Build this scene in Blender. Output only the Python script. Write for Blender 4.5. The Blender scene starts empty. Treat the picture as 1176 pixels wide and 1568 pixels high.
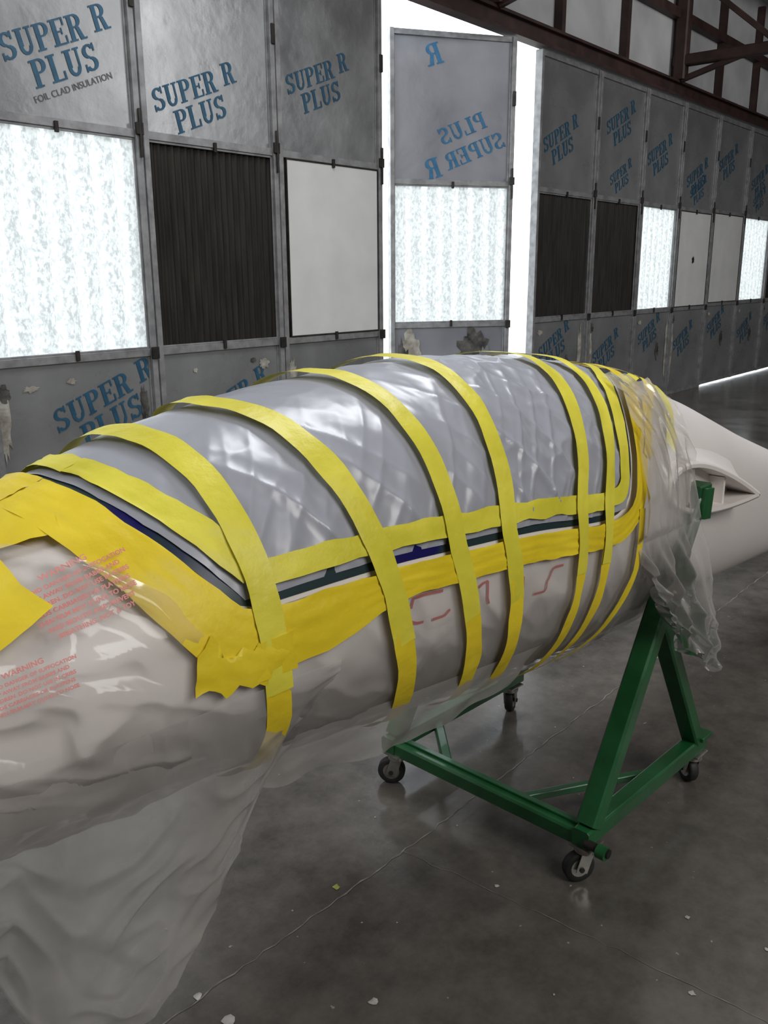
import bpy, math, random
import numpy as np
from mathutils import Vector, Matrix, noise
random.seed(4)
sc = bpy.context.scene
sc.view_settings.view_transform = 'Standard'
sc.view_settings.look = 'None'
sc.view_settings.exposure = 0.08
COL = sc.collection

# ------------------------------------------------------------------ materials
def new_mat(name):
    m = bpy.data.materials.new(name); m.use_nodes = True
    nt = m.node_tree
    b = nt.nodes['Principled BSDF']
    return m, nt, b
def N(nt, typ, **kw):
    n = nt.nodes.new(typ)
    for k, v in kw.items():
        if k.startswith('i_'):
            key = k[2:]
            key = int(key) if key.isdigit() else key.replace('_', ' ')
            n.inputs[key].default_value = v
        else:
            setattr(n, k, v)
    return n
def noise_mat(name, c1, c2, scale=5, detail=6, rough=0.5, rough2=None, metal=0.0, bump=0.0, bscale=None, lo=0.35, hi=0.65, stretch=None, spec=0.5, coat=0.0):
    m, nt, b = new_mat(name)
    L = nt.links.new
    tc = N(nt, 'ShaderNodeTexCoord')
    mp = N(nt, 'ShaderNodeMapping')
    if stretch: mp.inputs['Scale'].default_value = stretch
    L(tc.outputs['Object'], mp.inputs[0])
    no = N(nt, 'ShaderNodeTexNoise', i_Scale=scale, i_Detail=detail)
    L(mp.outputs[0], no.inputs['Vector'])
    cr = N(nt, 'ShaderNodeValToRGB')
    cr.color_ramp.elements[0].position = lo; cr.color_ramp.elements[1].position = hi
    cr.color_ramp.elements[0].color = (*c1, 1); cr.color_ramp.elements[1].color = (*c2, 1)
    L(no.outputs[0], cr.inputs[0]); L(cr.outputs[0], b.inputs['Base Color'])
    b.inputs['Metallic'].default_value = metal
    b.inputs['Specular IOR Level'].default_value = spec
    b.inputs['Coat Weight'].default_value = coat
    if rough2 is None: b.inputs['Roughness'].default_value = rough
    else:
        mr = N(nt, 'ShaderNodeMapRange'); mr.inputs[1].default_value = lo; mr.inputs[2].default_value = hi
        mr.inputs[3].default_value = rough; mr.inputs[4].default_value = rough2
        L(no.outputs[0], mr.inputs[0]); L(mr.outputs[0], b.inputs['Roughness'])
    if bump:
        n2 = N(nt, 'ShaderNodeTexNoise', i_Scale=bscale or scale * 3, i_Detail=4)
        L(mp.outputs[0], n2.inputs['Vector'])
        bp = N(nt, 'ShaderNodeBump', i_Strength=bump, i_Distance=0.01)
        L(n2.outputs[0], bp.inputs['Height']); L(bp.outputs[0], b.inputs['Normal'])
    return m

M_foil = noise_mat('foil_board', (.25, .255, .26), (.35, .355, .36), scale=2.2, rough=.20, rough2=.38, metal=.5, bump=.35, bscale=8, lo=.3, hi=.7)
M_foil2 = noise_mat('foil_board_b', (.24, .245, .27), (.33, .335, .37), scale=1.6, rough=.3, rough2=.45, metal=.4, bump=.3, bscale=7, lo=.3, hi=.7)
M_steel = noise_mat('galvanised_steel', (.20, .20, .205), (.32, .32, .325), scale=14, rough=.45, metal=.3, bump=.1)
M_dark = noise_mat('dark_iron', (.02, .018, .016), (.05, .045, .04), scale=12, rough=.5, metal=.5)
M_blue = noise_mat('blue_print', (.010, .065, .125), (.018, .095, .165), scale=20, rough=.5)
M_bluel = noise_mat('blue_print_bright', (.015, .12, .26), (.03, .17, .33), scale=20, rough=.5)
M_greyprint = noise_mat('grey_print', (.07, .08, .09), (.10, .11, .12), scale=20, rough=.5)
M_board = noise_mat('white_board', (.66, .66, .65), (.74, .74, .73), scale=3, rough=.5)
M_brown = noise_mat('brown_corrugated', (.014, .012, .010), (.032, .028, .024), scale=6, rough=.6, stretch=(6, 1, .4), spec=.2)
M_foam = noise_mat('torn_foam', (.20, .18, .14), (.45, .43, .39), scale=14, rough=.9, bump=.5)
M_peel = noise_mat('peeled_black', (.02, .02, .02), (.12, .11, .10), scale=14, rough=.8, bump=.5)
M_redsteel = noise_mat('red_oxide_steel', (.026, .012, .010), (.055, .026, .021), scale=6, rough=.6)
M_vinyl = noise_mat('white_vinyl_insulation', (.45, .45, .46), (.58, .58, .59), scale=2, rough=.5, bump=.3, bscale=4)
M_wallin = noise_mat('inner_wall', (.22, .22, .22), (.30, .30, .30), scale=1, rough=.7)
M_white = noise_mat('white_gelcoat', (.77, .72, .69), (.82, .77, .74), scale=2, rough=.35, lo=.3, hi=.7)
M_tape = noise_mat('yellow_tape', (.68, .61, .04), (.82, .74, .07), scale=7, rough=.38, rough2=.5, bump=.3, bscale=28)
M_tape2 = noise_mat('yellow_tape_deep', (.76, .57, .015), (.88, .68, .025), scale=6, rough=.4, rough2=.52, bump=.3, bscale=24)
M_stripe = noise_mat('navy_green_stripe', (.008, .006, .10), (.02, .04, .045), scale=5, rough=.35, lo=.40, hi=.48)
M_red = noise_mat('red_marker', (.45, .015, .01), (.58, .03, .02), scale=9, rough=.5)
M_redprint = noise_mat('red_print', (.70, .20, .18), (.78, .34, .31), scale=9, rough=.5)
M_green = noise_mat('green_paint', (.007, .075, .02), (.013, .115, .033), scale=9, rough=.3, rough2=.42, bump=.06, coat=.2)
M_rubber = noise_mat('caster_rubber', (.012, .012, .012), (.03, .03, .03), scale=9, rough=.6)
M_zinc = noise_mat('caster_zinc', (.3, .29, .26), (.5, .48, .44), scale=20, rough=.35, metal=.8)
M_hole = noise_mat('dark_recess', (.02, .02, .022), (.05, .05, .05), scale=6, rough=.7)
M_debris = noise_mat('pale_debris', (.35, .33, .30), (.6, .58, .55), scale=30, rough=.9)
M_leaf = noise_mat('green_scrap', (.25, .27, .05), (.35, .36, .1), scale=30, rough=.8)
M_joint = noise_mat('joint_line', (.14, .13, .12), (.26, .25, .23), scale=30, rough=.9)
M_ground = noise_mat('outside_concrete', (.40, .39, .36), (.5, .49, .46), scale=1, rough=.9)

# bright corrugated fibreglass
M_fib, nt, b = new_mat('translucent_fibreglass'); L = nt.links.new
tc = N(nt, 'ShaderNodeTexCoord')
mpf = N(nt, 'ShaderNodeMapping'); mpf.inputs['Scale'].default_value = (1.3, 1, .8); L(tc.outputs['Object'], mpf.inputs[0])
no = N(nt, 'ShaderNodeTexNoise', i_Scale=38.0, i_Detail=6.0, i_Roughness=.7)
L(mpf.outputs[0], no.inputs['Vector'])
cr = N(nt, 'ShaderNodeValToRGB'); e = cr.color_ramp.elements
e[0].position = .42; e[0].color = (.262, .275, .275, 1); e[1].position = .53; e[1].color = (.44, .45, .44, 1)
L(no.outputs[0], cr.inputs[0])
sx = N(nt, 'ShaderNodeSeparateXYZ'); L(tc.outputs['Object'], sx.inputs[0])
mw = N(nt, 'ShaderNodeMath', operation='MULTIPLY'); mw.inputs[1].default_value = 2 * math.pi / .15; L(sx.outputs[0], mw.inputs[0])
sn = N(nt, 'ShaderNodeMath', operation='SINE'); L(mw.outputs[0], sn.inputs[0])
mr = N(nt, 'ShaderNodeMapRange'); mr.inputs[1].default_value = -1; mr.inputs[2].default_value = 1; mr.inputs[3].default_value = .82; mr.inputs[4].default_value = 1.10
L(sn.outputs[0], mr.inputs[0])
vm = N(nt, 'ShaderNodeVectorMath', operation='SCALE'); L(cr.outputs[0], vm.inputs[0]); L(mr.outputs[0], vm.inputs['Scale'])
tr = N(nt, 'ShaderNodeBsdfTranslucent'); L(vm.outputs[0], tr.inputs[0])
df = N(nt, 'ShaderNodeBsdfDiffuse'); df.inputs[0].default_value = (.2, .2, .2, 1)
ad = N(nt, 'ShaderNodeAddShader'); L(tr.outputs[0], ad.inputs[0]); L(df.outputs[0], ad.inputs[1])
L(ad.outputs[0], nt.nodes['Material Output'].inputs[0])

# grey poly sheet on canopy
M_sheet, nt, b = new_mat('grey_poly_sheet'); L = nt.links.new
b.inputs['Base Color'].default_value = (.37, .38, .43, 1)
b.inputs['Roughness'].default_value = .30
b.inputs['Specular IOR Level'].default_value = .65
tc = N(nt, 'ShaderNodeTexCoord')
n1 = N(nt, 'ShaderNodeTexNoise', i_Scale=7.0, i_Detail=4.0, i_Roughness=.5); L(tc.outputs['Object'], n1.inputs['Vector'])
bp = N(nt, 'ShaderNodeBump', i_Strength=.2, i_Distance=.01); L(n1.outputs[0], bp.inputs['Height']); L(bp.outputs[0], b.inputs['Normal'])

def film_mat(name, col, haze, edge=.3, bs=.6, gl=.8, sc1=7.0, rg=.16):
    """thin clear poly: transparent + faint milky diffuse/translucent haze + sharp glossy sheen"""
    m, nt, b = new_mat(name); L = nt.links.new
    nt.nodes.remove(b)
    tc = N(nt, 'ShaderNodeTexCoord')
    n1 = N(nt, 'ShaderNodeTexNoise', i_Scale=sc1, i_Detail=3.0, i_Distortion=.8); L(tc.outputs['Object'], n1.inputs['Vector'])
    v2 = N(nt, 'ShaderNodeTexVoronoi', feature='F1', i_Scale=sc1 * 1.1)
    vm = N(nt, 'ShaderNodeVectorMath', operation='ADD'); L(tc.outputs['Object'], vm.inputs[0])
    vs_ = N(nt, 'ShaderNodeVectorMath', operation='SCALE'); vs_.inputs['Scale'].default_value = .25; L(n1.outputs['Color'], vs_.inputs[0]); L(vs_.outputs[0], vm.inputs[1])
    L(vm.outputs[0], v2.inputs['Vector'])
    ad = N(nt, 'ShaderNodeMath', operation='ADD'); L(n1.outputs[0], ad.inputs[0]); L(v2.outputs['Distance'], ad.inputs[1])
    bp = N(nt, 'ShaderNodeBump', i_Strength=bs, i_Distance=.015); L(ad.outputs[0], bp.inputs['Height'])
    tp = N(nt, 'ShaderNodeBsdfTransparent'); tp.inputs[0].default_value = (.98, .98, .98, 1)
    df = N(nt, 'ShaderNodeBsdfDiffuse'); df.inputs[0].default_value = (*col, 1); L(bp.outputs[0], df.inputs['Normal'])
    tl = N(nt, 'ShaderNodeBsdfTranslucent'); tl.inputs[0].default_value = (*col, 1); L(bp.outputs[0], tl.inputs['Normal'])
    hz = N(nt, 'ShaderNodeMixShader'); hz.inputs[0].default_value = .35; L(df.outputs[0], hz.inputs[1]); L(tl.outputs[0], hz.inputs[2])
    lw = N(nt, 'ShaderNodeLayerWeight', i_Blend=.4); L(bp.outputs[0], lw.inputs['Normal'])
    ma = N(nt, 'ShaderNodeMath', operation='MULTIPLY_ADD'); ma.inputs[1].default_value = edge; ma.inputs[2].default_value = haze
    L(lw.outputs['Facing'], ma.inputs[0])
    m1 = N(nt, 'ShaderNodeMixShader'); L(ma.outputs[0], m1.inputs[0]); L(tp.outputs[0], m1.inputs[1]); L(hz.outputs[0], m1.inputs[2])
    gs = N(nt, 'ShaderNodeBsdfGlossy'); gs.inputs['Roughness'].default_value = rg; L(bp.outputs[0], gs.inputs['Normal'])
    fr = N(nt, 'ShaderNodeFresnel', i_IOR=1.45); L(bp.outputs[0], fr.inputs['Normal'])
    fm_ = N(nt, 'ShaderNodeMath', operation='MULTIPLY'); fm_.inputs[1].default_value = gl; L(fr.outputs[0], fm_.inputs[0])
    m2 = N(nt, 'ShaderNodeMixShader'); L(fm_.outputs[0], m2.inputs[0]); L(m1.outputs[0], m2.inputs[1]); L(gs.outputs[0], m2.inputs[2])
    L(m2.outputs[0], nt.nodes['Material Output'].inputs[0])
    return m
M_film = film_mat('clear_film', (.82, .79, .76), .15, edge=.25, bs=.14, gl=.95, sc1=5.0, rg=.12)
M_film2 = film_mat('hanging_film', (.80, .77, .74), .26, edge=.35, bs=.25, sc1=4.0, gl=.9, rg=.14)

# floor
M_floor, nt, b = new_mat('polished_concrete'); L = nt.links.new
tc = N(nt, 'ShaderNodeTexCoord')
n1 = N(nt, 'ShaderNodeTexNoise', i_Scale=1.3, i_Detail=9.0, i_Roughness=.65); L(tc.outputs['Object'], n1.inputs['Vector'])
n2 = N(nt, 'ShaderNodeTexNoise', i_Scale=9.0, i_Detail=8.0, i_Roughness=.7); L(tc.outputs['Object'], n2.inputs['Vector'])
mx = N(nt, 'ShaderNodeMath', operation='MULTIPLY_ADD'); mx.inputs[1].default_value = .45
L(n2.outputs[0], mx.inputs[0])
mm = N(nt, 'ShaderNodeMath', operation='MULTIPLY'); mm.inputs[1].default_value = .55; L(n1.outputs[0], mm.inputs[0]); L(mm.outputs[0], mx.inputs[2])
cr = N(nt, 'ShaderNodeValToRGB'); e = cr.color_ramp.elements
e[0].position = .38; e[0].color = (.066, .059, .052, 1); e[1].position = .62; e[1].color = (.155, .141, .125, 1)
L(mx.outputs[0], cr.inputs[0])
vo = N(nt, 'ShaderNodeTexNoise', i_Scale=38.0, i_Detail=2.0); L(tc.outputs['Object'], vo.inputs['Vector'])
cs = N(nt, 'ShaderNodeValToRGB'); cs.color_ramp.elements[0].position = .745; cs.color_ramp.elements[1].position = .77
L(vo.outputs[0], cs.inputs[0])
mc = N(nt, 'ShaderNodeMix', data_type='RGBA'); L(cs.outputs[0], mc.inputs[0]); L(cr.outputs[0], mc.inputs[6]); mc.inputs[7].default_value = (.30, .29, .27, 1)
L(mc.outputs[2], b.inputs['Base Color'])
mr = N(nt, 'ShaderNodeMapRange'); mr.inputs[1].default_value = .35; mr.inputs[2].default_value = .65; mr.inputs[3].default_value = .10; mr.inputs[4].default_value = .26
L(n1.outputs[0], mr.inputs[0]); L(mr.outputs[0], b.inputs['Roughness'])
bp = N(nt, 'ShaderNodeBump', i_Strength=.10, i_Distance=.01); L(n2.outputs[0], bp.inputs['Height']); L(bp.outputs[0], b.inputs['Normal'])

# ------------------------------------------------------------------ mesh helpers
class MB:
    def __init__(s): s.v = []; s.f = []; s.m = []; s.mats = []; s.sm = []
    def mi(s, mat):
        if mat not in s.mats: s.mats.append(mat)
        return s.mats.index(mat)
    def add(s, vs, fs, mat, smooth=False):
        o = len(s.v); s.v += [tuple(v) for v in vs]; i = s.mi(mat)
        for f in fs: s.f.append([o + a for a in f]); s.m.append(i); s.sm.append(smooth)
    def box(s, x0, x1, y0, y1, z0, z1, mat):
        vs = [(x, y, z) for x in (x0, x1) for y in (y0, y1) for z in (z0, z1)]
        s.add(vs, [(0, 1, 3, 2), (4, 6, 7, 5), (0, 4, 5, 1), (2, 3, 7, 6), (0, 2, 6, 4), (1, 5, 7, 3)], mat)
    def beam(s, a, b, w, h, mat, up=(0, 0, 1)):
        a = Vector(a); b = Vector(b); d = (b - a).normalized(); u = Vector(up)
        if abs(d.dot(u)) > .98: u = Vector((1, 0, 0))
        r = d.cross(u).normalized(); u = r.cross(d)
        c = min(w, h) * .12
        prof = [(w/2 - c, h/2), (w/2, h/2 - c), (w/2, -h/2 + c), (w/2 - c, -h/2), (-w/2 + c, -h/2), (-w/2, -h/2 + c), (-w/2, h/2 - c), (-w/2 + c, h/2)]
        vs = [p + r * x + u * y for p in (a, b) for x, y in prof]
        n = 8
        fs = [(i, (i + 1) % n, n + (i + 1) % n, n + i) for i in range(n)] + [tuple(range(n))[::-1], tuple(range(n, 2 * n))]
        s.add(vs, fs, mat)
    def cyl(s, a, b, r, mat, n=20, r2=None):
        a = Vector(a); b = Vector(b); d = (b - a).normalized(); u = Vector((0, 0, 1))
        if abs(d.dot(u)) > .98: u = Vector((1, 0, 0))
        x = d.cross(u).normalized(); y = x.cross(d); r2 = r if r2 is None else r2
        vs = [a + (x * math.cos(t) + y * math.sin(t)) * r for t in [2 * math.pi * i / n for i in range(n)]]
        vs += [b + (x * math.cos(t) + y * math.sin(t)) * r2 for t in [2 * math.pi * i / n for i in range(n)]]
        s.add(vs, [(i, (i + 1) % n, n + (i + 1) % n, n + i) for i in range(n)], mat, True)
        s.add(vs, [tuple(range(n))[::-1], tuple(range(n, 2 * n))], mat)
    def grid(s, rows, mat, smooth=True):
        h = len(rows); w = len(rows[0]); vs = [p for r in rows for p in r]
        s.add(vs, [(i * w + j, i * w + j + 1, (i + 1) * w + j + 1, (i + 1) * w + j) for i in range(h - 1) for j in range(w - 1)], mat, smooth)
    def obj(s, name, parent=None):
        me = bpy.data.meshes.new(name); me.from_pydata(s.v, [], s.f)
        for m in s.mats: me.materials.append(m)
        me.polygons.foreach_set('material_index', s.m); me.polygons.foreach_set('use_smooth', s.sm)
        me.update()
        o = bpy.data.objects.new(name, me); COL.objects.link(o)
        if parent: o.parent = parent
        return o
def empty(name, loc=(0, 0, 0), rotz=0, parent=None):
    o = bpy.data.objects.new(name, None); COL.objects.link(o); o.location = loc; o.rotation_euler = (0, 0, rotz)
    o.empty_display_size = .2
    if parent: o.parent = parent
    return o
def text_mesh(body, size, bold=.0, shear=0):
    cu = bpy.data.curves.new('t', 'FONT'); cu.body = body; cu.size = size; cu.offset = bold; cu.shear = shear
    cu.align_x = 'CENTER'; cu.align_y = 'CENTER'; cu.resolution_u = 3; cu.space_line = .85
    o = bpy.data.objects.new('t', cu); COL.objects.link(o)
    dg = bpy.context.evaluated_depsgraph_get()
    me = bpy.data.meshes.new_from_object(o.evaluated_get(dg))
    vs = [tuple(v.co) for v in me.vertices]; fs = [tuple(p.vertices) for p in me.polygons]
    bpy.data.objects.remove(o); bpy.data.curves.remove(cu); bpy.data.meshes.remove(me)
    return vs, fs

# slab-serif stencil letters, unit cap height
def glyph(ch):
    P = []
    def rect(x0, x1, y0, y1): P.append([(x0, y0), (x1, y0), (x1, y1), (x0, y1)])
    def arc(cx, cy, rx, ry, a0, a1, tx, ty, n=10):
        for i in range(n):
            t0 = math.radians(a0 + (a1 - a0) * i / n); t1 = math.radians(a0 + (a1 - a0) * (i + 1) / n)
            P.append([(cx + (rx - tx) * math.cos(t0), cy + (ry - ty) * math.sin(t0)), (cx + rx * math.cos(t0), cy + ry * math.sin(t0)),
                      (cx + rx * math.cos(t1), cy + ry * math.sin(t1)), (cx + (rx - tx) * math.cos(t1), cy + (ry - ty) * math.sin(t1))])
    se = .075
    if ch == 'S':
        arc(.36, .735, .32, .265, 20, 270, .19, .09); arc(.36, .265, .34, .265, -160, 90, .20, .09)
        rect(.58, .66, .70, 1.0); rect(.03, .11, 0, .30)
        w = .74
    elif ch == 'U':
        rect(.10, .31, .33, 1); rect(.62, .72, .33, 1); rect(0, .41, 1 - se, 1); rect(.52, .82, 1 - se, 1)
        arc(.41, .33, .31, .33, 180, 360, .16, .12); w = .86
    elif ch == 'L':
        rect(.10, .31, 0, 1); rect(0, .41, 1 - se, 1); rect(0, .72, 0, se); rect(.63, .72, 0, .32); w = .76
    elif ch == 'E':
        rect(.10, .31, 0, 1); rect(0, .72, 1 - se, 1); rect(0, .74, 0, se); rect(.31, .55, .47, .54); rect(.50, .56, .38, .63); rect(.64, .72, .70, 1); rect(.66, .74, 0, .32); w = .78
    else:
        rect(.10, .31, 0, 1); rect(0, .45, 1 - se, 1); rect(0, .41, 0, se); arc(.42, .74, .32, .26, -90, 90, .20, .075)
        rect(.31, .43, 1 - se, 1); rect(.31, .43, .48, .48 + se); w = .78
        if ch == 'R':
            P.append([(.42, .50), (.60, .50), (.78, .0), (.56, .0)]); rect(.70, .90, 0, se); w = .9
    return P, w
def word(txt, size, shear=0.0):
    vs = []; fs = []; x = 0
    for ch in txt:
        P, w = glyph(ch)
        for poly in P:
            o = len(vs)
            vs += [(x + a, b_) for a, b_ in poly]; fs.append(tuple(range(o, o + len(poly))))
        x += w + .05
    x -= .05
    return [((a - x / 2) * size + (b_ - .5) * size * shear, (b_ - .5) * size, 0) for a, b_ in vs], fs

# ------------------------------------------------------------------ frames
WO = Vector((-2.04, 4.74, 0)); WD = Vector((.638, .770, 0)).normalized(); WN = Vector((WD.y, -WD.x, 0))
wrot = math.atan2(WD.y, WD.x)
def WP(s, o=0, z=0): return WO + WD * s + WN * o + Vector((0, 0, z))
C0 = Vector((.49, 2.475, 0)); KD = Vector((.692, .722, 0)).normalized(); ND = Vector((KD.y, -KD.x, 0))

# ------------------------------------------------------------------ doors
def put_text(mb, body, size, x, z, ang, mat, y=-.0175, mirror=False, plain=False, shear=.1):
    vs, fs = text_mesh(body, size, 0, 0) if plain else word(body, size, shear)
    c, s_ = math.cos(ang), math.sin(ang); out = []
    for i, (a, b_, _) in enumerate(vs):
        if mirror: a = -a
        out.append((x + a * c - b_ * s_, y - (i // 4) * 2e-6, z + a * s_ + b_ * c))
    mb.add(out, fs, mat)
ZB, ZT, ZH = 1.14, 2.32, 3.56
def blob(mb, cx, cz, rx, rz, mat, y, seed):
    rnd = random.Random(seed); n = 30
    vs = [(cx, y, cz)]
    for i in range(n):
        t = 2 * math.pi * i / n; r = .62 + .5 * rnd.random()
        vs.append((cx + rx * r * math.cos(t), y, cz + rz * r * math.sin(t)))
    mb.add(vs, [(0, 1 + i, 1 + (i + 1) % n) for i in range(n)], mat)
def door(s0, s1, kind, texts=(), p0=None, p1=None, damage=(), base=.0, foil=None, hole=False):
    if p0 is None: p0 = WP(s0); p1 = WP(s1)
    d = p1 - p0; W = d.length; rz = math.atan2(d.y, d.x)
    root = empty('hangar_door', p0 + Vector((0, 0, base)), rz)
    foil = foil or M_foil
    H = ZH - base
    mb = MB(); fw = .038
    g = .006
    for xa in (g, W - g - fw): mb.box(xa, xa + fw, -.045, .03, .0, H, M_steel)
    for z in (0.0, ZB - .055, ZT + .005, H - .045):
        mb.box(g + fw, W - g - fw, -.032, .03, z, z + .045, M_steel)
    for za, zb in ((.045, ZB - .055), (ZT + .05, H - .045)):
        mb.box(g + fw, W - g - fw, -.014, .012, za, zb, foil)
        mb.box(g + fw, g + fw + .012, -.020, -.014, za, zb, M_steel)
        mb.box(W - g - fw - .012, W - g - fw, -.020, -.014, za, zb, M_steel)
    x0, x1 = g + fw + .012, W - g - fw - .012
    z0, z1 = ZB - .01, ZT + .005
    if kind == 'white':
        x0 += .03
        mb.box(g + fw, x0, -.01, .02, z0, z1, M_steel); mb.box(W - g - fw - .012, W - g - fw, -.01, .02, z0, z1, M_steel)
        mb.box(x0, x1, -.03, .0, z0 + .01, z1 - .01, M_board)
        for xa, xb, za, zb in ((x0 - .008, x0, z0, z1), (x1, x1 + .008, z0, z1), (x0, x1, z0, z0 + .01), (x0, x1, z1 - .01, z1)):
            mb.box(xa, xb, -.036, 0, za, zb, M_dark)
        if hole:
            blob(mb, (x0 + x1) / 2, (z0 + z1) / 2, .05, .05, M_dark, -.031, 9)
    else:
        mat = M_fib if kind == 'bright' else M_brown
        nx = 120
        per = .15 if kind == 'bright' else .05
        rows = []
        for z in (z0, z1):
            row = []
            for i in range(nx + 1):
                x = g + fw + (W - 2 * g - 2 * fw) * i / nx
                ph = (x / per) % 1.0
                y = .0 + (.010 * max(-1, min(1, 2.2 * math.sin(2 * math.pi * ph))) if kind == 'bright' else .009 * math.sin(2 * math.pi * ph))
                row.append((x, y, z))
            rows.append(row)
        mb.grid(rows, mat)
        if kind == 'brown': mb.box(g + fw, W - g - fw, .012, .018, z0, z1, M_brown)
        for xa, xb, za, zb in ((g + fw, x0, z0, z1), (x1, W - g - fw, z0, z1), (x0, x1, z0, z0 + .012), (x0, x1, z1 - .014, z1)):
            mb.box(xa, xb, -.024, -.014, za, zb, M_steel)
    for z in (ZB - .035, ZT - .01):
        mb.box(W * .5 - .011, W * .5 + .011, -.046, -.030, z - .012, z + .045, M_dark)
    mb.box(W - .05, W - .0, -.062, -.045, ZT + .02, ZT + .085, M_dark)
    mb.box(W - .05, W - .0, -.062, -.045, ZB - .07, ZB - .0, M_dark)
    mb.cyl((W - .02, -.055, ZT - .1), (W - .02, -.055, ZT + .16), .009, M_dark)
    mb.box(W - .035, W - .005, -.056, -.045, 3.0, 3.12, M_dark)
    fr = mb.obj('door_leaf', root)
    bm_ = fr.modifiers.new('b', 'BEVEL'); bm_.width = .002; bm_.segments = 1; bm_.limit_method = 'ANGLE'
    if texts or damage:
        tb = MB()
        for t in texts: put_text(tb, **t)
        for (cx, cz, rx, rz_, kind2, sd) in damage:
            blob(tb, cx, cz, rx, rz_, {'foam': M_foam, 'peel': M_peel, 'foil': M_foil2}[kind2], -.0182 - .0006 * (sd % 5), sd)
        tb.obj('printing_and_tears', root)
    return root
def SP(x, z, ang=.42, size=.125, R=True, line3=False, mat=None, mirror=False):
    mat = mat or M_blue; u = Vector((math.cos(ang), math.sin(ang))); v = Vector((-math.sin(ang), math.cos(ang)))
    def P(a, b_): return x + u.x * a + v.x * b_, z + u.y * a + v.y * b_
    L_ = []
    a, b_ = P(0, size * .62); L_.append(dict(body='SUPER', size=size, x=a, z=b_, ang=ang, mat=mat, mirror=mirror))
    if R:
        a, b_ = P(size * 3.05, size * .75); L_.append(dict(body='R', size=size * 1.02, x=a, z=b_, ang=ang, mat=mat, mirror=mirror))
    a, b_ = P(size * .5, -size * .60); L_.append(dict(body='PLUS', size=size * 1.05, x=a, z=b_, ang=ang, mat=mat, mirror=mirror))
    if line3:
        a, b_ = P(size * .5, -size * 1.5); L_.append(dict(body='FOIL CLAD INSULATION', size=size * .38, x=a, z=b_, ang=ang, mat=M_greyprint, mirror=mirror, plain=True))
    return L_
door(-1.20, -.10, 'bright', SP(.5, 2.8))
door(-.10, .985, 'bright', SP(.56, 2.69, size=.125, ang=.38, line3=True) + SP(.66, .78, .36, .13, line3=True), damage=[(.25, .96, .05, .02, 'foam', 1), (.5, .98, .03, .02, 'foam', 2), (.98, .8, .03, .12, 'peel', 3), (.07, .78, .05, .22, 'foam', 5), (.09, .95, .05, .05, 'peel', 4)])
door(.985, 2.065, 'brown', SP(.38, 2.56, .36, .122) + SP(.55, .66, .40, .125), damage=[(.9, .97, .05, .04, 'foam', 6), (.8, 1.0, .03, .02, 'peel', 7), (.3, .97, .02, .015, 'foam', 10)])
door(2.065, 3.157, 'white', SP(.38, 2.80, .36, .118) + SP(.4, .35), damage=[(.09, .85, .05, .14, 'foam', 8), (.13, .5, .06, .2, 'peel', 9), (.85, .85, .02, .02, 'peel', 15)])
tm = [dict(body='R', size=.17, x=.40, z=3.38, ang=.3, mat=M_bluel, mirror=True),
      dict(body='SUPER', size=.14, x=.80, z=2.62, ang=.38, mat=M_bluel, mirror=True),
      dict(body='PLUS', size=.14, x=.68, z=2.80, ang=.38, mat=M_bluel, mirror=True),
      dict(body='R', size=.17, x=.40, z=2.46, ang=.3, mat=M_bluel, mirror=True)]
door(0, 0, 'bright', tm, p0=Vector((.055, 8.20, 0)), p1=Vector((1.185, 8.55, 0)), foil=M_foil2, damage=[(.82, .86, .17, .24, 'peel', 11), (.20, .9, .10, .2, 'foam', 12), (.12, .70, .07, .32, 'peel', 13), (.95, .70, .1, .22, 'foil', 14)])
right = [(5.47, 6.68, 'brown'), (6.68, 7.86, 'brown'), (7.86, 8.98, 'bright'), (8.98, 10.17, 'white'), (10.17, 11.45, 'white'), (11.45, 12.7, 'bright'), (12.7, 13.9, 'brown'), (13.9, 15.1, 'brown'), (15.1, 16.3, 'bright'), (16.3, 17.5, 'white'), (17.5, 18.7, 'bright'), (18.7, 19.9, 'brown')]
for i, (a, b_, k) in enumerate(right):
    tx = SP(.42 + .1 * (i % 2), [2.78, 3.08, 2.86, 2.7, 2.95, 2.8][i % 6], .42, .13)
    if i % 2 == 1: tx += SP(.60, 2.56, .42, .10)
    tx += SP(.46, .80 - .14 * (i % 2), .42, .12)
    dm = [(.10, .60, .055, .46, 'foam', 20 + i), (.1, .98, .08, .06, 'peel', 40 + i)] if i in (1, 3, 6) else [(.78, .6, .06, .12, 'peel', 60 + i), (.2, .98, .06, .03, 'foam', 80 + i)]
    if i in (0, 2): dm += [(1.06, .62, .05, .45, 'foam', 100 + i)]
    door(a, b_, k, tx, damage=dm, base=.0 if i < 4 else .025, hole=(i == 3))

# ------------------------------------------------------------------ shell
def wallbox(name, s0, s1, o0, o1, z0, z1, mat):
    mb = MB(); mb.box(s0, s1, -o1, -o0, z0, z1, mat)
    o = mb.obj(name); o.location = WO; o.rotation_euler = (0, 0, wrot); return o
S0, S1, OD = -6.0, 19.9, 16.0
wallbox('floor', S0, S1, -.05, OD, -.1, 0, M_floor)
g = MB(); g.box(-60, 80, .055, 80, -.12, -.02, M_ground); go = g.obj('outside_ground'); go.location = WO; go.rotation_euler = (0, 0, wrot)
wallbox('wall_left_of_doors', S0, -1.2, -.03, .05, 0, 3.56, M_wallin)
wallbox('wall_above_doors', S0, S1, -.10, -.04, 3.62, 6.3, M_vinyl)
wallbox('wall_left', S0 - .1, S0, -.1, OD, 0, 8, M_wallin)
wallbox('wall_right', S1, S1 + .1, -.1, OD, 0, 8, M_wallin)
wallbox('wall_rear', S0, S1, OD, OD + .1, 0, 8, M_wallin)
mb = MB()
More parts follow.
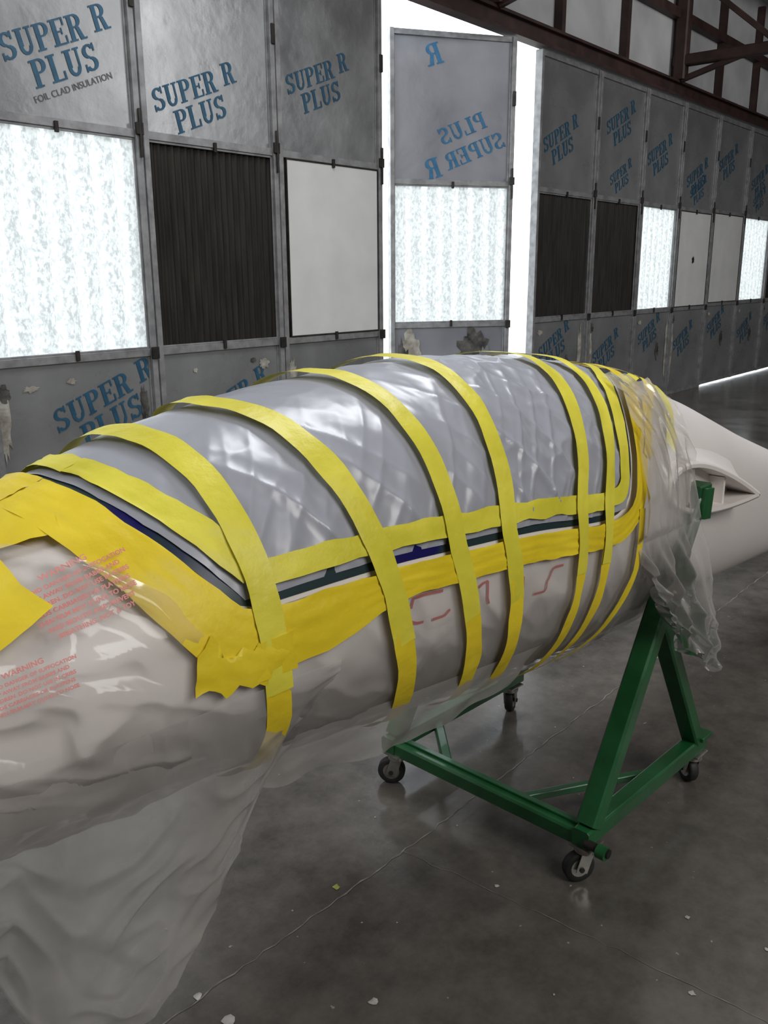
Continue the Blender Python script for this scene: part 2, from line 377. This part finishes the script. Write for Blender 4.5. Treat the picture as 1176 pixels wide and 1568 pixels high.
vs = [(S0, .1, 5.2), (S1, .1, 5.2), (S1, -OD, 7.6), (S0, -OD, 7.6), (S0, .1, 5.3), (S1, .1, 5.3), (S1, -OD, 7.7), (S0, -OD, 7.7)]
mb.add(vs, [(0, 1, 2, 3), (7, 6, 5, 4), (0, 4, 5, 1), (2, 6, 7, 3)], M_vinyl)
o = mb.obj('ceiling'); o.location = WO; o.rotation_euler = (0, 0, wrot)
mb = MB()
mb.box(S0, S1, -.09, .03, 3.575, 3.60, M_redsteel); mb.box(S0, S1, -.04, -.02, 3.6, 3.72, M_redsteel); mb.box(S0, S1, -.09, .03, 3.72, 3.745, M_redsteel)
for i in range(18):
    s = -5.4 + i * 1.4
    mb.box(s, s + .07, -.05, .03, 3.745, 5.1, M_redsteel)
mb.box(S0, S1, -.06, .03, 4.40, 4.50, M_redsteel)
o = mb.obj('steel_header_beam'); o.location = WO; o.rotation_euler = (0, 0, wrot)
for s in (.7, 4.65, 8.6, 12.55, 16.5):
    mb = MB(); zb = 3.95
    top = lambda y: 4.95 + (y * 2.4 / 16)
    mb.beam((0, 0, zb), (0, -15.9, zb), .12, .12, M_redsteel)
    mb.beam((0, 0, top(0)), (0, -15.9, top(15.9)), .12, .12, M_redsteel)
    y = 0; up = False
    while y < 14.6:
        a = (0, -y, top(y) if not up else zb); b2 = (0, -(y + 1.2), zb if not up else top(y + 1.2))
        mb.beam(a, b2, .06, .06, M_redsteel)
        mb.beam((0, -(y + 1.2), zb), (0, -(y + 1.2), top(y + 1.2)), .05, .05, M_redsteel)
        y += 1.2; up = not up
    mb.beam((0, -.08, 3.75), (0, -.08, top(0)), .14, .14, M_redsteel)
    mb.beam((0, -.1, 3.75), (0, -.9, zb), .06, .06, M_redsteel)
    o = mb.obj('roof_truss'); o.location = WP(s); o.rotation_euler = (0, 0, wrot)
mb = MB()
for y in np.arange(.6, 15.5, 1.5):
    zz = 5.2 + y * .15 - .12
    mb.box(S0, S1, -y - .03, -y + .03, zz - .08, zz + .06, M_redsteel)
o = mb.obj('roof_purlins'); o.location = WO; o.rotation_euler = (0, 0, wrot)

# ------------------------------------------------------------------ floor markings
def ribbon_floor(name, pts, w, mat, z=.0015, jit=.006, seed=1):
    rnd = random.Random(seed); mb = MB(); rows = []
    P = []
    for a, b2 in zip(pts[:-1], pts[1:]):
        n = max(2, int((Vector(b2) - Vector(a)).length / .03))
        for i in range(n): P.append(Vector(a).lerp(Vector(b2), i / n))
    for i in range(len(P) - 1):
        d = (P[i + 1] - P[i]).normalized(); r = Vector((-d.y, d.x)); c = P[i] + r * rnd.uniform(-jit, jit); ww = w * rnd.uniform(.3, 1.5)
        rows.append([(c.x - r.x * ww, c.y - r.y * ww, z), (c.x + r.x * ww, c.y + r.y * ww, z)])
    mb.grid(rows, mat); return mb.obj(name)
ribbon_floor('floor_joint', [(-1.6, .35), (-.475, 1.55), (.117, 2.206), (1.9, 4.3), (5.5, 8.4)], .0018, M_joint, jit=.005)
ribbon_floor('floor_joint', [(.05, 2.13), (.55, 1.75), (1.6, .9)], .0008, M_joint, seed=3)
mb = MB(); rnd = random.Random(5)
def flake(x, y, r, mat):
    n = 8; vs = [(x, y, .004)] + [(x + r * rnd.uniform(.5, 1.1) * math.cos(t), y + r * rnd.uniform(.5, 1.1) * math.sin(t), .002) for t in [2 * math.pi * i / n for i in range(n)]]
    mb.add(vs, [(0, 1 + i, 1 + (i + 1) % n) for i in range(n)], mat)
for x, y, r, m in ((-.03, 1.60, .012, M_debris), (.68, 1.62, .010, M_debris), (-.34, 1.55, .018, M_debris), (-.42, 1.62, .013, M_debris), (-.13, 1.98, .012, M_leaf), (.29, 1.98, .008, M_debris), (.75, 1.86, .008, M_debris), (.9, 1.75, .006, M_debris)):
    flake(x, y, r, m)
for i in range(110):
    flake(rnd.uniform(-1.2, 3), rnd.uniform(1.3, 7), rnd.uniform(.002, .005), M_debris)
mb.obj('floor_debris')

# ------------------------------------------------------------------ fuselage surface
kt = np.array([-2.42, -2.3, -2.1, -1.9, -1.6, -1.3, -1.0, -.6, -.2, .15, .56, 1.1, 1.64, 2.4, 3.4, 4.6])
tt = np.array([.93, .97, 1.02, 1.085, 1.185, 1.285, 1.335, 1.36, 1.335, 1.28, 1.165, .985, .82, .68, .53, .42])
bt = np.array([.88, .84, .79, .755, .725, .69, .65, .585, .535, .51, .485, .44, .40, .34, .28, .24])
ht = np.array([.03, .13, .22, .28, .33, .35, .365, .37, .365, .34, .28, .21, .16, .12, .085, .06])
zt = np.array([.9, .91, .92, .93, .94, .945, .945, .94, .935, .9, .85, .73, .61, .5, .4, .33])
kk = np.linspace(-2.42, 4.6, 1405)
def smooth(tab):
    y = np.interp(kk, kt, tab); g_ = np.exp(-np.linspace(-2.5, 2.5, 51) ** 2); g_ /= g_.sum()
    yp = np.concatenate([2 * y[0] - y[25:0:-1], y, 2 * y[-1] - y[-2:-27:-1]])
    return np.convolve(yp, g_, 'valid')
TT, BT, HT, ZZ = map(smooth, (tt, bt, ht, zt))
def params(k):
    return (float(np.interp(k, kk, TT)), float(np.interp(k, kk, BT)), float(np.interp(k, kk, HT)), float(np.interp(k, kk, ZZ)))
def S(k, phi):
    t, b_, h, z = params(k); a = math.radians(phi); c, s_ = math.cos(a), math.sin(a)
    n = h * math.copysign(abs(c) ** .85, c)
    zz = z + ((t - z) if s_ > 0 else (z - b_)) * math.copysign(abs(s_) ** .92, s_)
    return Vector((k, n, zz))
def SN(k, phi):
    e = .01
    a = S(k + e, phi) - S(k - e, phi); b_ = S(k, phi + 1.5) - S(k, phi - 1.5)
    nn = a.cross(b_)
    if nn.length < 1e-9: return Vector((0, 0, 1))
    nn.normalize()
    c = params(k); ctr = Vector((k, 0, c[3]))
    if nn.dot(S(k, phi) - ctr) < 0: nn = -nn
    return nn
def SO(k, phi, off=0.0): return S(k, phi) + SN(k, phi) * off

FR = empty('glider_fuselage', C0, math.atan2(KD.y, KD.x))
def loc(v): return (v[0], -v[1], v[2])

mb = MB(); rows = []
ks = list(np.linspace(-2.42, 1.8, 150)) + list(np.linspace(1.85, 4.6, 40))
for k in ks: rows.append([loc(S(k, p)) for p in np.linspace(0, 360, 97)])
mb.grid(rows, M_white)
mb.add(rows[0][:-1], [tuple(range(96))], M_white); mb.add(rows[-1][:-1], [tuple(range(96))], M_white)
mb.obj('body_shell', FR)

def airfoil(n=48):
    pts = []
    for i in range(n):
        t = 2 * math.pi * i / n
        x = .5 * (1 + math.cos(t))
        yt = 5 * .22 * (.2969 * math.sqrt(max(x, 0)) - .126 * x - .3516 * x * x + .2843 * x ** 3 - .1015 * x ** 4)
        pts.append((x, yt * 1.15 if t <= math.pi else -yt * .85))
    return pts
AF = airfoil()
CH = .62; K0 = -.02
def af_ring(n, off, ch=None):
    out = []; ch = ch or CH
    N_ = len(AF)
    for i, (x, y) in enumerate(AF):
        a = Vector(AF[(i + 1) % N_]) - Vector(AF[i - 1]); nr = Vector((a.y, -a.x))
        if nr.length > 0: nr.normalize()
        px = x * ch + nr.x * off * 1.2; pz = y * ch + nr.y * off
        out.append((K0 + px, n, 1.01 - .20 * px + pz))
    return out
mb = MB()
for sgn in (1, -1):
    rings = [(.365, 0), (.362, .006), (.345, .010), (.325, .018), (.30, .034), (.275, .06), (.245, .10), (.21, .15), (.15, .20)]
    R = [[loc((a, b_ * sgn, c)) for a, b_, c in af_ring(n, off)] for n, off in rings]
    R = [r + [r[0]] for r in R]; mb.grid(R, M_white)
    R = [[loc((a, b_ * sgn, c)) for a, b_, c in rr] for rr in (af_ring(.365, 0), af_ring(.364, -.010), af_ring(.364, -.010), af_ring(.25, -.010))]
    R = [r + [r[0]] for r in R]; mb.grid(R[:2], M_white); mb.grid(R[2:], M_white)
    mb.add(R[-1][:-1], [tuple(range(len(AF)))], M_hole)
    for kx in (.13, .36):
        zz = 1.01 - .2 * (kx - K0)
        mb.box(kx, kx + .012, -.345 if sgn > 0 else .25, -.25 if sgn > 0 else .345, zz - .04, zz + .045, M_white)
    mb.cyl(loc((.27, .25 * sgn, .955)), loc((.27, .30 * sgn, .955)), .03, M_zinc)
mb.obj('wing_root_fairings', FR)
mb = MB()
fin = [(3.95, .46), (4.6, .42), (4.75, 1.45), (4.35, 1.45)]
vs = [(a, y, z) for y in (-.035, .035) for a, z in fin]
mb.add(vs, [(0, 1, 2, 3), (7, 6, 5, 4), (0, 4, 5, 1), (1, 5, 6, 2), (2, 6, 7, 3), (3, 7, 4, 0)], M_white)
mb.obj('tail_fin', FR)
mb = MB(); mb.cyl((4.3, -.02, .11), (4.3, .02, .11), .11, M_rubber, 28); mb.box(4.27, 4.33, -.03, .03, .1, .3, M_steel); mb.obj('tail_wheel', FR)

def metric(k, phi):
    e = .01; a = (S(k + e, phi) - S(k - e, phi)) / (2 * e); b_ = (S(k, phi + 1) - S(k, phi - 1)) / 2
    return a, b_
def resample(pts, step=.02):
    P = [S(*p) for p in pts]; d = [0]
    for a, b_ in zip(P[:-1], P[1:]): d.append(d[-1] + (b_ - a).length)
    n = max(3, int(d[-1] / step)); t = np.linspace(0, d[-1], n)
    return list(zip(np.interp(t, d, [p[0] for p in pts]), np.interp(t, d, [p[1] for p in pts])))
def chaikin(p, it=2):
    for _ in range(it):
        q = [p[0]]
        for a, b_ in zip(p[:-1], p[1:]):
            q.append((a[0] * .75 + b_[0] * .25, a[1] * .75 + b_[1] * .25)); q.append((a[0] * .25 + b_[0] * .75, a[1] * .25 + b_[1] * .75))
        q.append(p[-1]); p = q
    return p
def strip(mb, path, w, off, mat, shift=0.0, cols=5, wr=.002, jit=0.0, seed=0, wf=None, sf=None, step=.02):
    """positive shift = outwards from the canopy opening for the outline path"""
    p = resample(path, step); rows = []
    n = len(p)
    for i, (k, ph) in enumerate(p):
        a, b_ = p[max(0, i - 2)], p[min(n - 1, i + 2)]
        T = S(*b_) - S(*a)
        if T.length < 1e-6: continue
        T.normalize(); nr = SN(k, ph); X = nr.cross(T).normalized()
        mk, mp_ = metric(k, ph); row = []
        ww = w * (wf(i / (n - 1)) if wf else 1); sh = shift + (sf(i / (n - 1)) if sf else 0)
        for j in range(cols):
            q = sh + ww * (j / (cols - 1) - .5)
            if j in (0, cols - 1) and jit: q += jit * noise.noise(Vector((i * .35, j, seed)))
            d = X * q
            dk = d.dot(mk) / mk.length_squared; dp = d.dot(mp_) / mp_.length_squared
            o = off + wr * noise.noise(Vector((i * .25, j * .8, seed + 7.3)))
            row.append(loc(SO(k + dk, ph + dp, o)))
        rows.append(row)
    mb.grid(rows, mat)

near = [(-1.48, 90), (-1.475, 72), (-1.455, 55), (-1.425, 42), (-1.39, 30), (-1.36, 21.5), (-1.30, 20), (-1.1, 18.5), (-.9, 16), (-.65, 13.5), (-.46, 10.5), (-.32, 9), (-.25, 12), (-.22, 22), (-.18, 36), (-.12, 50), (-.03, 65), (.05, 78), (.09, 90)]
def mirror(p): return [(k, 180 - a) for k, a in p][::-1]
outline = chaikin(near, 2)
full = outline + mirror(outline)[1:]
def kf(phi):
    p = phi if phi <= 90 else 180 - phi
    return float(np.interp(p, [7, 21.5, 30, 42, 55, 72, 90], [-1.36, -1.36, -1.39, -1.425, -1.455, -1.475, -1.48]))
def kr(phi):
    p = phi if phi <= 90 else 180 - phi
    return float(np.interp(p, [7, 11, 22, 36, 50, 65, 78, 90], [-.26, -.25, -.22, -.18, -.12, -.03, .05, .09]))
def sill(k): return float(np.interp(k, [-1.36, -1.3, -1.1, -.9, -.65, -.46, -.32], [21.5, 20, 18.5, 16, 13.5, 10.5, 9]))

straps = [(-1.335, -1.335, -1.31, .050), (-1.17, -1.085, -.96, .050), (-.90, -.90, -.76, .048), (-.655, -.745, -.66, .046), (-.26, -.475, -.49, .042), (-.13, -.355, -.41, .038)]
def strap_k(s_, ph):
    p = ph if ph <= 90 else 180 - ph
    return float(np.interp(p, [-60, -20, 15, 55, 90], [s_[2], s_[1] + (s_[2] - s_[1]) * .45, s_[1], s_[1] * .42 + s_[0] * .58, s_[0]]))

# ---- canopy sheet (grey poly)
mb = MB(); rows = []
NI, NJ = 340, 160
def ridge(x, p=2.0, wdt=2.4): return max(0, 1 - abs(x) * wdt) ** p
for i in range(NI + 1):
    u = i / NI; row = []
    for j in range(NJ + 1):
        v = j / NJ
        phi = 10 + 160 * v
        a, b_ = kf(phi), kr(phi); k = a + (b_ - a) * u
        sl = sill(k); phi = sl + (180 - 2 * sl) * v
        a, b_ = kf(phi), kr(phi); k = a + (b_ - a) * u
        pe = min(phi, 180 - phi); edge = max(0, 1 - (pe - 15) / 65)
        c1 = k * 10 + (pe / 60) * 2.5
        r1 = ridge(noise.noise(Vector((c1, pe / 70, 1.7))), 1.6)
        c2 = k * 17 - (pe / 60) * 4.0
        r2 = ridge(noise.noise(Vector((c2, pe / 50, 5.1))), 1.6, 2.8)
        rear = max(0, min(1, (k + .85) * 3))
        r3 = ridge(noise.noise(Vector((k * 7 + pe / 24, pe / 22 - k * 5, 9.1))), 1.8, 2.6)
        r4 = ridge(noise.noise(Vector((k * 13 - pe / 16, pe / 14 + k * 7, 3.1))), 1.8, 2.6)
        sag = noise.noise(Vector((k * 3.5, pe / 40, 4.4)))
        ds = min(abs(k - strap_k(s_, phi)) for s_ in straps); fs = min(1, .25 + ds / .07)
        fe = min(1, min(u, 1 - u) * 12)
        sd = max(0, 1 - (pe - sl) / 9)
        o = .005 + .003 * sag + fs * (.4 + .6 * fe) * (1 - .6 * sd) * ((.10 + .9 * edge) * (.011 * r1 + .006 * r2) + (.001 + .005 * rear) * r3 + (.0004 + .0018 * rear) * r4)
        row.append(loc(SO(k, phi, o)))
    rows.append(row)
mb.grid(rows, M_sheet); mb.obj('canopy_sheet', FR)

# ---- tapes
mb = MB()
strip(mb, full, .040, .0035, M_white, shift=.002, cols=3, wr=0)
strip(mb, full, .030, .0048, M_stripe, shift=-.001, cols=3, wr=0)
mb.obj('canopy_edge_stripe', FR)
tp = MB()
front = near[:5] + [(-1.372, 24.5)]
strip(tp, front, .046, .0165, M_tape, shift=-.036, jit=.006, wr=.003, seed=1, cols=7)
strip(tp, mirror(front), .046, .0165, M_tape, shift=-.036, jit=.006, wr=.003, seed=4, cols=7)
side = chaikin([(-1.34, 20.8)] + near[6:], 2)
strip(tp, side, .040, .0170, M_tape, shift=-.033, jit=.006, wr=.003, seed=2)
strip(tp, mirror(side), .040, .0170, M_tape, shift=-.033, jit=.006, wr=.003, seed=3)
def front_w(t):
    return 1.0 + .70 * max(0, min(1, (.17 - t) / .04)) + .70 * max(0, min(1, (t - .83) / .04))
strip(tp, full, .052, .0190, M_tape2, shift=.044, jit=.005, wr=.003, seed=2, wf=front_w, sf=lambda t: (front_w(t) - 1) * .027, cols=13)
for i, s_ in enumerate(straps):
    path = [(strap_k(s_, p), p) for p in np.linspace(176, -4, 60)]
    strip(tp, path, s_[3], .0215, M_tape, jit=.003, wr=.003, seed=10 + i)
    path = [(strap_k(s_, p), p) for p in np.linspace(2, -62, 36)]
    strip(tp, path, s_[3] * .95, .020, M_tape2, jit=.005, wr=.003, seed=20 + i, cols=5)
strip(tp, [(.0, 60), (.16, 70), (.2, 90), (.2, 120)], .03, .0215, M_tape, seed=31, jit=.004)
strip(tp, [(-.14, 25), (-.02, 45), (.14, 60), (.24, 74)], .03, .022, M_tape2, seed=32, jit=.004)
strip(tp, [(.02, 28), (.12, 45), (.22, 66)], .04, .023, M_tape, seed=38, jit=.01)
strip(tp, [(-.20, 8), (-.21, -12), (-.27, -35), (-.33, -55)], .03, .021, M_tape2, seed=33, jit=.004)
strip(tp, [(-1.31, 4), (-1.38, 5), (-1.47, 9)], .055, .0225, M_tape2, seed=34, jit=.035, cols=7, wr=.006, step=.01)
strip(tp, [(-1.33, 10), (-1.33, 1)], .07, .023, M_tape2, seed=35, jit=.02, cols=7, wr=.006, step=.01)
strip(tp, [(-1.60, 112), (-1.60, 92), (-1.61, 80), (-1.63, 70)], .16, .0185, M_tape2, seed=37, jit=.02, cols=9, wr=.004)
strip(tp, [(-1.73, 80), (-1.71, 66), (-1.69, 52), (-1.675, 38)], .10, .036, M_tape2, seed=36, jit=.02, cols=7, wr=.006)
tp.obj('masking_tape', FR)

def phi_for(k, z):
    t, b_, h, zc = params(k)
    r = (z - zc) / ((t - zc) if z > zc else (zc - b_)); r = max(-1, min(1, r))
    return math.degrees(math.asin(math.copysign(abs(r) ** (1 / .92), r)))
mk = MB()
def stroke(pts, w=.0055):
    path = []
    for (k0, z0), (k1, z1) in zip(pts[:-1], pts[1:]):
        for t in np.linspace(0, 1, 8): path.append((k0 + (k1 - k0) * t, phi_for(k0 + (k1 - k0) * t, z0 + (z1 - z0) * t)))
    strip(mk, path, w, .004, M_red, cols=2, wr=0, step=.006)
def base(k): return float(np.interp(k, [-1.02, -.54], [.942, .886]))
for st in ([(-1.022, .03), (-1.015, .048), (-.985, .052), (-.935, .052)], [(-1.022, .005), (-1.01, 0), (-.99, 0)], [(-.965, 0), (-.93, .002), (-.915, .012)],
           [(-.865, .050), (-.85, .035), (-.84, .028)], [(-.83, .042), (-.815, .05), (-.80, .052)], [(-.80, .052), (-.80, .015), (-.795, .004)],
           [(-.715, .05), (-.715, .006), (-.705, .0), (-.685, .0), (-.68, .010), (-.68, .045)], [(-.64, .0), (-.60, .0), (-.592, .006), (-.592, .022), (-.585, .028)], [(-.585, .028), (-.575, .045), (-.565, .05), (-.53, .05)]):
    stroke([(k, base(k) + dz) for k, dz in st])
mk.obj('marker_lettering', FR)

# ---- clear film over lower side
fm = MB(); rows = []
def film_off(k, phi):
    r1 = ridge(noise.noise(Vector((k * 6, phi / 30, 3.3))), 1.4, 2.0)
    r2 = ridge(noise.noise(Vector((k * 10 + phi / 22, phi / 28 - k * 3, 6.3))), 1.4, 2.2)
    r3 = ridge(noise.noise(Vector((k * 9 + phi / 14, phi / 50 - k * 2, 16.3))), 1.4, 3.2)
    nz = max(0, min(1, (-1.42 - k) * 6))
    return .0060 + (.005 + .007 * nz) * r1 + (.003 + .006 * nz) * r2 + (.002 + .006 * nz) * r3 + nz * .006
for k in np.linspace(-2.25, .12, 400):
    row = []
    kc = max(-1.34, min(-.3, k)); top = sill(kc) - 8
    if k < -1.4: top = min(74, 13 + (-1.4 - k) * 240)
    if k > -.25: top = min(60, 0 + (k + .25) * 160)
    for j in range(90):
        v = j / 89; phi = top + (-80 - top) * v
        row.append(loc(SO(k, phi, film_off(k, phi))))
    rows.append(row)
fm.grid(rows, M_film)
fm.obj('lower_film', FR)
fm = MB(); rows = []
for k in np.linspace(-1.30, -.50, 110):
    row = []; t = (k + 1.30) / .80
    depth = .085 * max(0, math.sin(math.pi * min(1, .1 + t * .95))) ** .5
    p0 = SO(k, -30, .012)
    for j in range(14):
        v = j / 13; f = .010 * math.sin(k * 30 + v * 1.5) * v + .01 * v * noise.noise(Vector((k * 14, v * 3, 2)))
        row.append(loc((k, p0.y - .05 * v + f, p0.z - (.05 + depth + .02 * noise.noise(Vector((k * 9, 0, 0)))) * v)))
    rows.append(row)
fm.grid(rows, M_film2); fm.obj('film_skirt', FR)
pm = MB()
lines = ['WARNING', 'TO AVOID DANGER OF SUFFOCATION', 'KEEP AWAY FROM BABIES AND', 'CHILDREN. DO NOT USE IN CRIBS', 'BEDS CARRIAGES OR PLAYPENS', 'THIN FILM MAY CLING TO NOSE', 'AND MOUTH AND PREVENT', 'BREATHING. NOT A TOY']
def print_block(kc, zs, size, n=8, off=.033):
    for li, tx in enumerate(lines[:n]):
        vs, fs = text_mesh(tx, size if li else size * 1.5, bold=.0003)
        out = []
        for a, b_, _ in vs:
            k = kc + a * .95 + .10 * li * size; ph = zs - (li * 1.3 * size + (-b_) + (0.4 * size if li else 0)) / .30 * 57.3
            out.append(loc(SO(k, ph, off)))
        pm.add(out, fs, M_redprint)
print_block(-1.59, 51, .0098)
print_block(-1.69, 29, .0075, 6)
pm.obj('film_print', FR)

# ---- large hanging film under nose
hm = MB(); rows = []
for k in np.linspace(-2.7, -1.2, 220):
    row = []
    zb = float(np.interp(k, [-2.7, -1.74, -1.66, -1.58, -1.42, -1.30, -1.2], [.62, .56, .36, .35, .49, .65, .80]))
    pk = params(max(k, -2.35)); h = pk[2]
    z0 = pk[3] - .01
    n0 = h + .016
    for j in range(100):
        v = j / 99; z = z0 + (zb - z0) * v
        n = n0 - (n0 - .22) * v ** 1.5
        w = .020 * v ** .8 * math.sin(k * 9 + 2.2 * v + 2.5 * noise.noise(Vector((k * 2, v * 2, 5))))
        w += .045 * v * noise.noise(Vector((k * 3, v * 1.6, 8))) + .004 * noise.noise(Vector((k * 12, v * 5, 2)))
        w += .020 * v * ridge(noise.noise(Vector((k * 5 + v * 3, v * 3 - k * 3, 12))), 1.4, 2.8)
        w += .010 * v ** .5 * ridge(noise.noise(Vector((k * 9 - v * 4, v * 3 + k * 4, 22))), 1.4, 3.2)
        row.append(loc((k + .03 * v * noise.noise(Vector((k * 5, v * 4, 1))), n + w, z)))
    rows.append(row)
hm.grid(rows, M_film2); hm.obj('hanging_film_nose', FR)

# ---- rear drape
rm = MB(); rows = []
for i in range(120):
    u = i / 119
    row = []
    for j in range(130):
        v = j / 129
        if v < .42:
            t = v / .42; phi = 62 - 62 * t
            kc = -.02 - .02 * t; hw_ = .13 + .05 * t
            k = kc + hw_ * (2 * u - 1) + .03 * (1 - t)
            r1 = ridge(noise.noise(Vector((k * 14, phi / 25, 3))), 1.6, 2.2)
            row.append(loc(SO(k, phi, .024 + .018 * r1)))
        else:
            t = (v - .42) / .58
            k = -.04 + .09 * t + (.18 - .03 * t) * (2 * u - 1)
            zend = .47 + .20 * (1 - u) ** 1.3 + .02 * noise.noise(Vector((u * 9, 0, 4)))
            z = .91 + (zend - .91) * t
            f = .028 * min(1, t * 3) * (math.sin(u * 21 + 2 * t + 2 * noise.noise(Vector((u * 4, t * 4, 0)))) + .5 * math.sin(u * 47 - 3 * t))
            f += .02 * t * ridge(noise.noise(Vector((u * 6 + t * 3, t * 6, 7))), 1.5, 2.3)
            n = .378 + .045 * t + f
            row.append(loc((k + .02 * t * math.sin(u * 13), n, z)))
    rows.append(row)
rm.grid(rows, M_film2); rm.obj('rear_drape', FR)

# ------------------------------------------------------------------ dolly
DR = empty('fuselage_dolly', C0, math.atan2(KD.y, KD.x))
mb = MB(); g_ = M_green; t = .05
def Q(k, n, z): return (k, -n, z)
for n in (.345, -.345):
    mb.beam(Q(-.34, n, .135), Q(.36, n, .135), t, t, g_)
    mb.beam(Q(-.30, n, .155), Q(.17, n, .95), .058, .05, g_)
    mb.beam(Q(.31, n, .155), Q(.005, n, .66), .055, .045, g_)
    mb.beam(Q(.17, n, .90), Q(.18, n, .985), .085, .05, g_)
    mb.beam(Q(.145, n, .975), Q(.215, n, .975), .055, .035, g_)
    mb.cyl(Q(.18, n, .955), Q(.18, n * .7, .955), .014, M_zinc)
    mb.beam(Q(.30, n, .165), Q(.37, n, .165), .075, .012, M_green)
mb.beam(Q(-.31, .345, .125), Q(-.31, -.345, .125), t, t * .9, g_)
mb.beam(Q(-.31, .10, .125), Q(.12, .345, .13), .022, .022, g_)
mb.beam(Q(-.31, -.12, .125), Q(-.10, -.345, .13), .03, .03, g_)
mb.beam(Q(-.30, -.345, .15), Q(-.30, .345, .15), .02, .01, g_)
mb.cyl(Q(-.34, .36, .13), Q(-.34, .43, .13), .012, M_dark)
mb.cyl(Q(-.345, .40, .13), Q(-.345, .425, .13), .018, g_)
fr = mb.obj('a_frame', DR)
bv = fr.modifiers.new('b', 'BEVEL'); bv.width = .003; bv.segments = 2; bv.limit_method = 'ANGLE'
def caster(k, n, ang):
    mb = MB(); r = .043; ca, sa = math.cos(ang), math.sin(ang)
    fx, fy = ca, sa; ax, ay = -sa, ca; x, y = k, -n
    wx, wy = x + fx * .018, y + fy * .018
    prof = [(.026, -.013), (.039, -.0145), (.043, -.009), (.043, .009), (.039, .0145), (.026, .013)]
    rows = []
    for i in range(29):
        t_ = 2 * math.pi * i / 28
        rows.append([(wx + fx * rr * math.cos(t_) + ax * w, wy + fy * rr * math.cos(t_) + ay * w, r + rr * math.sin(t_)) for rr, w in prof])
    mb.grid(rows, M_rubber)
    mb.cyl((wx - ax * .013, wy - ay * .013, r), (wx + ax * .013, wy + ay * .013, r), .027, M_zinc)
    mb.cyl((wx - ax * .025, wy - ay * .025, r), (wx + ax * .025, wy + ay * .025, r), .007, M_dark)
    for sgn in (-1, 1):
        o = sgn * .020
        mb.beam((wx + ax * o, wy + ay * o, r - .010), (x + ax * o, y + ay * o, .094), .034, .003, M_zinc, up=(ax, ay, 0))
    mb.cyl((x, y, .088), (x, y, .100), .030, M_zinc); mb.cyl((x, y, .096), (x, y, .111), .020, M_zinc)
    mb.beam((x - .036, y, .108), (x + .036, y, .108), .066, .005, M_zinc)
    mb.obj('caster', DR)
caster(-.31, .345, 2.6); caster(-.31, -.33, 2.2); caster(.32, .345, 1.0); caster(.31, -.345, .4)

# ------------------------------------------------------------------ camera
cam_d = bpy.data.cameras.new('camera'); cam = bpy.data.objects.new('camera', cam_d); COL.objects.link(cam)
pitch = math.radians(15.0); roll = math.radians(-.35)
cam.matrix_world = Matrix.Translation((0, 0, 1.55)) @ Matrix.Rotation(math.pi / 2 - pitch, 4, 'X') @ Matrix.Rotation(roll, 4, 'Z')
cam_d.sensor_fit = 'VERTICAL'; cam_d.sensor_height = 36; cam_d.lens = 36 * 1350 / 1568
cam_d.clip_start = .05; cam_d.clip_end = 300
sc.camera = cam

# ------------------------------------------------------------------ light
w = bpy.data.worlds.new('sky'); sc.world = w; w.use_nodes = True
bg = w.node_tree.nodes['Background']; bg.inputs[0].default_value = (.88, .95, 1.0, 1); bg.inputs[1].default_value = 3.8
def area(name, loc_, target, sx, sy, power, col=(1, 1, 1)):
    l = bpy.data.lights.new(name, 'AREA'); l.shape = 'RECTANGLE'; l.size = sx; l.size_y = sy; l.energy = power; l.color = col
    o = bpy.data.objects.new(name, l); COL.objects.link(o); o.location = loc_
    d = Vector(target) - Vector(loc_); o.rotation_euler = d.to_track_quat('-Z', 'Y').to_euler(); return o
area('overhead_fill', (0.6, 4.4, 4.9), (.2, 2.2, .8), 2.2, 1.2, 125, (.93, .96, 1))  # added area light below the closed ceiling, lights the fuselage from above
area('rear_fill', (4.0, -2.0, 5.0), (1.0, 5, 1.5), 4, 3, 240, (1, .98, .95))  # added soft light high behind the camera, brightens the door wall
area('left_fill', (-3.2, .5, 4.6), (-.2, 3.5, 1), 2, 2, 70, (.97, .98, 1))  # unseen area light added high on the left; the roof has no opening
area('right_doors_fill', (8.5, 5.0, 4.8), (6, 13, 2.5), 4, 3, 220, (1, 1, 1))  # added to brighten the far right doors, not a roof window
